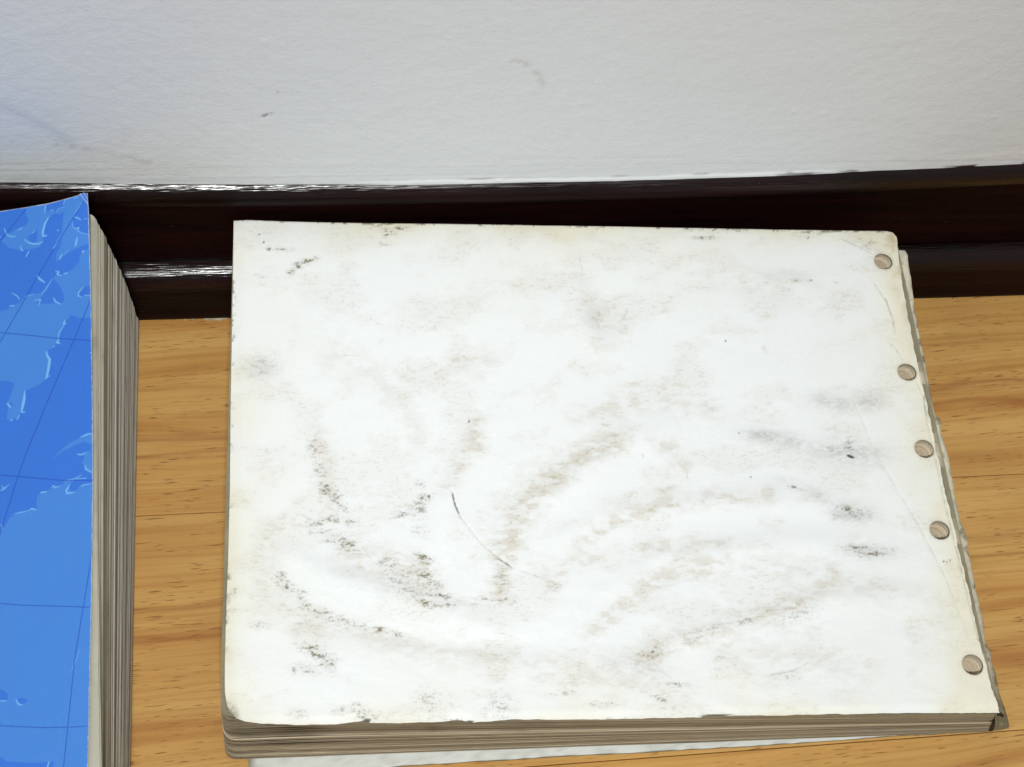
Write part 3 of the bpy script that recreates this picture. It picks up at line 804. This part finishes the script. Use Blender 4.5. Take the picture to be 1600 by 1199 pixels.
# ---- torn strip of the old spine sticking out under the right edge
fringe = [(1409, 392), (1414, 390), (1419, 398), (1421, 425), (1426, 455), (1429, 480), (1433, 510), (1439, 540), (1446, 570), (1451, 600), (1457, 630), (1460, 648), (1469, 656), (1470, 668), (1475, 690), (1480, 705), (1486, 740), (1491, 768), (1497, 795), (1500, 815), (1509, 832), (1513, 850), (1513, 862), (1517, 885), (1522, 905), (1530, 940), (1537, 975), (1542, 1008), (1548, 1016), (1553, 1045), (1562, 1085), (1569, 1105), (1577, 1134)]
nf = 260
tF = np.linspace(0, 1, nf)
fo_ = interp_line(fringe, tF)
fo_ = fo_ + np.stack([3.4 * (fbm(tF * 38, tF * 0 + 1, 181, 4) - .5), 1.5 * (fbm(tF * 90, tF * 0 + 4, 183, 3) - .5)], 1)
inn = np.stack([np.interp(fo_[:, 1], [p[1] for p in e_right], [p[0] for p in e_right]) - 7, fo_[:, 1]], 1)
nw = 7
w_ = np.linspace(0, 1, nw)
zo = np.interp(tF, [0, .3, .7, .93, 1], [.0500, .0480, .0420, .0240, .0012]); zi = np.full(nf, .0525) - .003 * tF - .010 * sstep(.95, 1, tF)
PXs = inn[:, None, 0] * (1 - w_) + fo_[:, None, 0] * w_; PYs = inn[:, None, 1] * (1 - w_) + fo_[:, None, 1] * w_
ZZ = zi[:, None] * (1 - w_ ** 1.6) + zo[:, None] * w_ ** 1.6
P = at(PXs, PYs, ZZ)
P[..., 2] += .0003 * (fbm(tF[:, None] * 40 + w_ * 2, tF[:, None] * 0 + w_ * 3, 187, 3) - .5)
cn = fbm(np.repeat(tF[:, None], nw, 1) * 55, np.repeat(w_[None], nf, 0) * 2, 191, 5)
colr = np.ones(P.shape) * np.array(c3(238, 232, 206))
colr = stain(colr, sstep(.50, .68, cn) * .7, c3(112, 96, 62))
colr = stain(colr, sstep(.55, .7, fbm(np.repeat(tF[:, None], nw, 1) * 40, np.repeat(w_[None], nf, 0) * 3, 195, 3)) * .8, c3(214, 212, 196))
colr = stain(colr, np.repeat(sstep(.36, .20, w_)[None], nf, 0) * .92, c3(36, 29, 19))  # inner band painted near-black as the shade of the gap under the cover
colr = stain(colr, np.repeat(sstep(.86, .98, tF)[:, None], nw, 1) * .75, c3(122, 120, 92))
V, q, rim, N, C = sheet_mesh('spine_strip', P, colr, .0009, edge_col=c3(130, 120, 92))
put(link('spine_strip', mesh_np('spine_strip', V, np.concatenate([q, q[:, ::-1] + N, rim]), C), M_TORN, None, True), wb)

# ---- folded scrap of the spine at the front right corner, and the gap beside it painted dark
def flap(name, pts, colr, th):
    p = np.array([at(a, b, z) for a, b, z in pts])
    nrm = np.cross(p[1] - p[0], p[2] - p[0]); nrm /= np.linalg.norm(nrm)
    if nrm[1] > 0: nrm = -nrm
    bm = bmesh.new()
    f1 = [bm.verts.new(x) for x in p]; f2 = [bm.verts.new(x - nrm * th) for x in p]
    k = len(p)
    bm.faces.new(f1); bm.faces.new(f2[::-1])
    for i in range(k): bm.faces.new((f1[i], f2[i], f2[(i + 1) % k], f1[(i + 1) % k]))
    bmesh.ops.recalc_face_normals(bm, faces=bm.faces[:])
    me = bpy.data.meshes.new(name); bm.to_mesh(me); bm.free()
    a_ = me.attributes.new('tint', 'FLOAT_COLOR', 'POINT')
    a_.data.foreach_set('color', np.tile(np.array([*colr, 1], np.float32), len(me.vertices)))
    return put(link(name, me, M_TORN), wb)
flap('corner_scrap', [(1569, 1118, .030), (1573, 1126, .015), (1577, 1138, .0012), (1563, 1141, .0010), (1550, 1142.5, .0010), (1559, 1132, .016)], c3(132, 130, 104), .0008)
flap('corner_gap_dark', [(1562, 1114, .049), (1569, 1118.5, .030), (1559.5, 1132.5, .015), (1550, 1143, .0010), (1543, 1143, .0010), (1552, 1129, .022)], c3(30, 25, 18), .0010)  # near-black patch painting the shade and dirt of the corner gap

# ================================================================== the blue book with the map
mb = empty('map_book', (-0.16, 0.20, 0), 'thick paperback with pale map print on its blue cover, at the left edge', 'book')
ZB = .0880
r_edge = [(137, 303), (139, 330), (141, 400), (143, 480), (144, 560), (145, 640), (145.3, 720), (145, 800), (144, 870), (143, 940), (141.5, 1000), (140, 1060), (138.5, 1130), (137, 1199), (134, 1320), (130, 1480)]
far_back = to_px(np.array([-.262, .331, ZB])); far_front = to_px(np.array([-.262, .052, ZB]))
t_edge_r = [(137, 303), (128, 304.5), (110, 309), (75, 318), (40, 324), (0, 330), (-60, 341)]
t_edge = t_edge_r[::-1]
l_edge = [far_back, far_front]
# grid in pixels: fine where the photograph shows the print, coarse beyond
cols_f = np.linspace(-60, 0, 260) # placeholder for the fine columns (re-mapped below)
nf_, nc_ = 230, 40
rows = np.unique(np.concatenate([np.linspace(0, 1, 1150)]))
R = interp_line(r_edge, rows)
T_in = np.array(t_edge[0]); 
# inner seam: parallel to the right edge, about 200 px to the left of it
Bm = R[-1] + np.array([-200, 4])
seam = T_in + (Bm - T_in) * rows[:, None]
seam[:, 0] += 5 * np.sin(np.pi * rows)
B_edge = [tuple(seam[-1]), tuple(R[-1])]
fine = coons(t_edge, B_edge, [tuple(x) for x in seam], [tuple(x) for x in R], np.linspace(0, 1, nf_), rows)
farL = np.array(far_back) + (np.array(far_front) - np.array(far_back)) * rows[:, None]
wc_ = np.linspace(0, 1, nc_)[:-1]
coarse = farL[None] * (1 - wc_[:, None, None]) + seam[None] * wc_[:, None, None]
pix = np.concatenate([coarse, fine], 0)
PX, PY = pix[..., 0], pix[..., 1]
nuB, nvB = PX.shape
z0 = np.full(PX.shape, ZB)
lift = .0055 * np.exp(-((PX - 140) / 75) ** 2) * np.exp(-((PY - 300) / 75) ** 2)
P = at(PX, PY, z0 + lift)
wav = .0007 * (fbm(PX / 160, PY / 200, 201, 3) - .5) + .0006 * np.exp(-((PX - 143) / 26) ** 2) * np.sin(PY / 260)
P[..., 2] += wav
# ---- the print
def Z4(l, oy=280, k=5.994): return [(a / k, oy + b / k) for a, b in l]
def Z5(l): return Z4(l, 480)
def Z6(l): return Z4(l, 660)
def Z7(l): return Z4(l, 860, 3.539)
land = [
 Z4([(245, 255), (430, 215), (430, 310), (500, 290), (520, 310), (480, 345), (440, 380), (410, 440), (395, 500), (400, 560), (400, 590), (360, 640), (290, 655), (230, 660), (150, 658), (80, 640), (40, 600), (10, 580), (60, 530), (150, 470), (250, 430), (268, 390), (245, 330)]),
 Z4([(615, 185), (750, 150), (790, 215), (760, 270), (700, 330), (680, 380), (680, 460), (720, 470), (740, 510), (870, 530), (870, 600), (700, 660), (600, 710), (540, 775), (525, 770), (530, 690), (560, 650), (590, 560), (500, 640), (540, 560), (580, 500), (590, 380), (600, 300), (560, 330), (510, 320), (600, 260)]),
 Z4([(870, 640), (770, 690), (750, 720), (745, 780), (690, 840), (600, 890), (520, 900), (480, 950), (430, 1010), (380, 1070), (330, 1075), (240, 1100), (190, 1150), (110, 1199), (40, 1230), (-60, 1250), (-60, 1890), (60, 1890), (135, 1910), (110, 2000), (70, 2100), (80, 2160), (60, 2250), (90, 2260), (150, 2240), (190, 2190), (220, 2100), (230, 2000), (250, 1980), (370, 1920), (450, 1860), (440, 1840), (470, 1760), (475, 1680), (430, 1620), (450, 1600), (510, 1570), (530, 1510), (560, 1440), (590, 1390), (630, 1310), (660, 1280), (700, 1280), (740, 1305), (870, 1305)]),
 Z6([(870, 100), (820, 105), (760, 140), (660, 190), (580, 250), (480, 355), (560, 290), (650, 240), (720, 205), (790, 185), (840, 200), (870, 230)]),
 Z6([(870, 260), (810, 280), (780, 310), (790, 340), (760, 380), (800, 400), (790, 440), (830, 470), (870, 480)]),
 Z6([(870, 570), (770, 590), (745, 600), (720, 630), (690, 655), (655, 640), (650, 600), (680, 560), (730, 530), (610, 540), (590, 580), (540, 600), (480, 620), (430, 650), (380, 660), (350, 700), (340, 770), (360, 800), (300, 820), (200, 840), (130, 860), (90, 900), (60, 960), (20, 1000), (-80, 1070), (-80, 4600), (870, 4600)]),
]
sea = [
 Z4([(250, 545), (300, 510), (350, 470), (352, 585), (300, 600)]),
 Z4([(500, 930), (560, 1000), (600, 1090), (600, 1140), (570, 1172), (490, 1165), (380, 1170), (340, 1160), (380, 1110), (430, 1050)]),
 Z4([(870, 1000), (790, 1020), (740, 1080), (760, 1110), (800, 1100), (870, 1095)]),
 Z5([(90, 890), (120, 900), (115, 925), (90, 915)]),
 Z7([(0, 768), (20, 775), (45, 800), (40, 825), (0, 832)]),
 Z7([(105, 815), (150, 822), (145, 845), (115, 850), (95, 830)]),
 Z7([(-20, 1130), (12, 1145), (30, 1165), (120, 1172), (200, 1175), (300, 1168), (295, 1199), (250, 1230), (-20, 1240)]),
]
strokes = [(Z4(a), b / 6) for a, b in [
 ([(432, 225), (425, 270), (415, 320)], 10), ([(610, 190), (595, 240)], 9), ([(455, 360), (420, 420), (400, 500), (405, 535), (440, 530)], 20), ([(225, 565), (265, 595), (310, 608), (370, 605), (400, 585)], 14), ([(40, 460), (50, 490), (70, 525), (110, 540), (150, 535)], 12), ([(190, 630), (200, 665), (220, 665)], 13), ([(272, 675), (245, 725)], 12), ([(690, 345), (710, 310), (770, 225)], 6), ([(700, 360), (730, 370), (760, 390)], 13), ([(680, 400), (685, 455), (710, 470), (740, 460), (730, 490), (770, 515), (845, 528)], 9), ([(722, 550), (715, 600), (705, 635)], 18), ([(775, 688), (785, 684)], 20), ([(545, 600), (500, 650)], 12), ([(580, 710), (560, 750)], 14), ([(345, 905), (370, 935), (420, 970)], 20), ([(520, 860), (550, 870), (535, 890), (575, 905)], 15), ([(600, 888), (630, 882)], 14), ([(490, 930), (430, 1030), (385, 1085)], 6), ([(500, 1110), (520, 1150), (570, 1172)], 15), ([(320, 1135), (380, 1130), (360, 1185)], 10), ([(110, 1065), (160, 1095), (185, 1130)], 10), ([(235, 1100), (310, 1080)], 7), ([(780, 1015), (735, 1070), (735, 1100), (770, 1115)], 11), ([(790, 1100), (850, 1095)], 9), ([(90, 1190), (130, 1185)], 13), ([(210, 455), (195, 465), (160, 480)], 9), ([(470, 295), (500, 290)], 7), ([(525, 310), (545, 280), (605, 262)], 6), ([(685, 182), (730, 178)], 7), ([(790, 385), (830, 375)], 5), ([(540, 480), (545, 482)], 14), ([(300, 505), (325, 490)], 8), ([(600, 715), (640, 670)], 4), ([(0, 545), (12, 540)], 8)]]
strokes += [(Z5(a), b / 6) for a, b in [
 ([(610, 120), (595, 160), (620, 155)], 15), ([(600, 170), (560, 230), (550, 260), (545, 300)], 11), ([(550, 300), (535, 330), (560, 340)], 20), ([(495, 370), (510, 368)], 9), ([(435, 415), (440, 450), (465, 490), (455, 570), (440, 640), (430, 668)], 25), ([(465, 640), (430, 668)], 9), ([(232, 790), (228, 860), (210, 940), (200, 985)], 25), ([(200, 985), (230, 985)], 14), ([(180, 1015), (160, 1050)], 12), ([(107, 1060), (110, 1062)], 17), ([(70, 905), (95, 938)], 18), ([(845, 435), (870, 432)], 10)]]
strokes += [(Z6(a), b / 6) for a, b in [
 ([(870, 108), (820, 115), (755, 140)], 15), ([(720, 300), (760, 305), (810, 285)], 12), ([(795, 400), (805, 440), (870, 475)], 14), ([(610, 545), (680, 535), (730, 515), (770, 490)], 7), ([(720, 530), (810, 525)], 9), ([(650, 590), (620, 640), (630, 668), (700, 655)], 17), ([(760, 605), (775, 590), (870, 572)], 9), ([(480, 610), (505, 595), (510, 612), (560, 600)], 12), ([(385, 660), (430, 652)], 14), ([(130, 860), (200, 845), (270, 830)], 8), ([(275, 825), (300, 810), (340, 825)], 13), ([(10, 600), (50, 620), (10, 640), (90, 585)], 10), ([(10, 960), (25, 1000)], 10)]]
strokes += [(Z7(a), b / 3.54) for a, b in [([(0, 833), (30, 833)], 7), ([(88, 825), (100, 850), (125, 857)], 8), ([(440, 545), (425, 590), (405, 640), (395, 670)], 2.5), ([(270, 1172), (262, 1199)], 9)]]
lines = [[(50, 315), (44, 322), (0, 377), (-40, 425)], [(132, 314), (107, 353), (80, 397), (57, 435), (31.7, 480), (0, 535), (-40, 610)], [(145, 463), (137.5, 480), (117, 528), (93, 583), (73, 630), (61, 660), (42, 705), (27.5, 747), (13, 793), (0, 835), (-40, 960)], [(144.5, 860), (142.7, 871), (130, 948), (116, 1035), (106, 1134), (99, 1199), (88, 1330), (80, 1480)],
 [(-200, 505), (0, 519.7), (146, 534)], [(-200, 722), (0, 742.5), (100, 751), (147, 751)], [(-200, 925), (0, 943), (37, 946), (146, 949)], [(-200, 1120), (0, 1134), (65, 1137), (113, 1136), (141, 1133.3)], [(-200, 1330), (0, 1334), (140, 1328)]]
fineM = PX > -58
xf, yf = PX[fineM], PY[fineM]
acc = np.zeros(xf.shape)
for ox, oy in ((-.3, -.3), (.3, -.3), (-.3, .3), (.3, .3), (0, 0)):
    L = np.zeros(xf.shape, bool)
    for pl in land: L |= inside(xf + ox, yf + oy, pl)
    for pl in sea: L &= ~inside(xf + ox, yf + oy, pl)
    acc += L / 5.0
hi = np.zeros(xf.shape); ln = np.zeros(xf.shape)
for pts, w in strokes:
    x0, x1 = min(p[0] for p in pts) - 6, max(p[0] for p in pts) + 6; y0, y1 = min(p[1] for p in pts) - 6, max(p[1] for p in pts) + 6
    k = (xf > x0) & (xf < x1) & (yf > y0) & (yf < y1)
    if not k.any(): continue
    d, t = seg_dist(xf[k], yf[k], pts)
    wl = w * (.30 + .70 * np.sin(np.pi * np.clip(t * .9 + .05, 0, 1))) if len(pts) > 2 else np.full(d.shape, w * .8)
    hi[k] = np.maximum(hi[k], sstep(.55, -.55, d - wl / 2))
for pts in lines:
    d, t = seg_dist(xf, yf, pts)
    ln = np.maximum(ln, sstep(1.15, .25, d))
cl = np.ones(P.shape) * np.array(c3(48, 110, 206))
coarse_land = sstep(.48, .52, fbm(PX / 150, PY / 130, 211, 4))
landm = coarse_land.copy(); landm[fineM] = acc
cl = stain(cl, landm, c3(64, 127, 208))
him = np.zeros(PX.shape); him[fineM] = hi
lnm = np.zeros(PX.shape); lnm[fineM] = ln
cl = stain(cl, him * .95, c3(116, 176, 228))
cl = stain(cl, lnm * .8, c3(18, 62, 176))
cl *= (1 + .05 * (fbm(PX / 40, PY / 60, 221, 4) - .5))[..., None]
# worn white rim and the creased corner
re = np.interp(PY, [p[1] for p in r_edge], [p[0] for p in r_edge]) - PX
wr = sstep(1.7, .3, re + 1.6 * (fbm(PX / 4, PY / 5, 225, 3) - .35)) * (PX > -50)
te = PY - np.interp(PX, [p[0] for p in t_edge], [p[1] for p in t_edge])
wr = np.maximum(wr, sstep(1.8, .3, te + 1.6 * (fbm(PX / 5, PY / 4, 227, 3) - .4)) * (PX > -50))
cl = stain(cl, wr * .85, c3(206, 208, 200))
for pts, w in (([(126, 305), (131, 313), (139, 323)], 1.0), ([(131, 304), (135, 310), (138.5, 316)], .8)):
    d, t = seg_dist(PX, PY, pts)
    cl = stain(cl, .7 * np.exp(-(d / w) ** 2), c3(176, 196, 226))
    P[..., 2] += .0006 * np.exp(-(d / 2.0) ** 2)
V, q, rim, N, C = sheet_mesh('front_cover', P, cl, .0004, edge_col=c3(190, 190, 180))
put(link('front_cover', mesh_np('front_cover', V, np.concatenate([q, q[:, ::-1] + N, rim]), C), M_PRINT, None, True), mb)

# ---- its pages: right face leans out towards the floor
zt_ = ZB - .0012
tB = [np.array([-.258, .3280]), at(150, 333, zt_)[:2], None, np.array([-.258, .056])]
p_mid = at(149, 1199, zt_)[:2]; p0 = tB[1]
tB[2] = p0 + (p_mid - p0) * ((p0[1] - .056) / (p0[1] - p_mid[1]))
b0 = at(217, 502, .0015)[:2]; b1 = at(203, 1199, .0015)[:2]
b0[1] = min(b0[1], .3405)
bB = [np.array([-.256, .338]), b0, b0 + (b1 - b0) * ((b0[1] - .060) / (b0[1] - b1[1])), np.array([-.256, .060])]
def mb_col(s, rd):
    c = np.array(c3(216, 211, 198)) * rd.uniform(.88, 1.08)
    k = rd.random()
    if k < .16: c = np.array(c3(214, 208, 188))
    if k > .84: c = np.array(c3(140, 130, 108))
    if s > .955: c = np.array(c3(212, 208, 188))
    return c
def mb_shape(ol, s):
    """the first leaves have crept out under the lifting cover towards the front"""
    ol = ol.copy()
    right = ol[:, 0] > -.10
    out = np.interp(ol[:, 1], [.06, .13, .20, .30], [.0016, .0014, .0003, .0]) * (sstep(.90, .965, s))
    # the face bellies a little between top and floor
    belly = .0012 * math.sin(math.pi * s)
    ol[right, 0] += out[right] + belly
    return ol
blk = layered_block('page_block', tB, bB, zt_, .0016, [.002, .0045, .002, .002], [.002, .0012, .002, .002], [.0003, .0004, .0006, .0008], mb_col, seed=33, step=.006, jit=.00016, shape=mb_shape)
put(blk, mb)
# ---- back cover lying on the floor
P = np.zeros((12, 12, 3))
cc = [np.array([-.256, .3385]), b0 + [-.0004, -.0002], bB[2] + [-.0004, 0], np.array([-.256, .060])]
for i in range(12):
    for j in range(12):
        a, b = i / 11, j / 11
        xy = (cc[0] * (1 - a) + cc[1] * a) * (1 - b) + (cc[3] * (1 - a) + cc[2] * a) * b
        P[i, j] = (xy[0], xy[1], .0013)
V, q, rim, N, C = sheet_mesh('back_cover', P, np.ones(P.shape) * np.array(c3(70, 120, 205)), .0010, edge_col=c3(150, 150, 145))
put(link('back_cover', mesh_np('back_cover', V, np.concatenate([q, q[:, ::-1] + N, rim]), C), M_PRINT), mb)
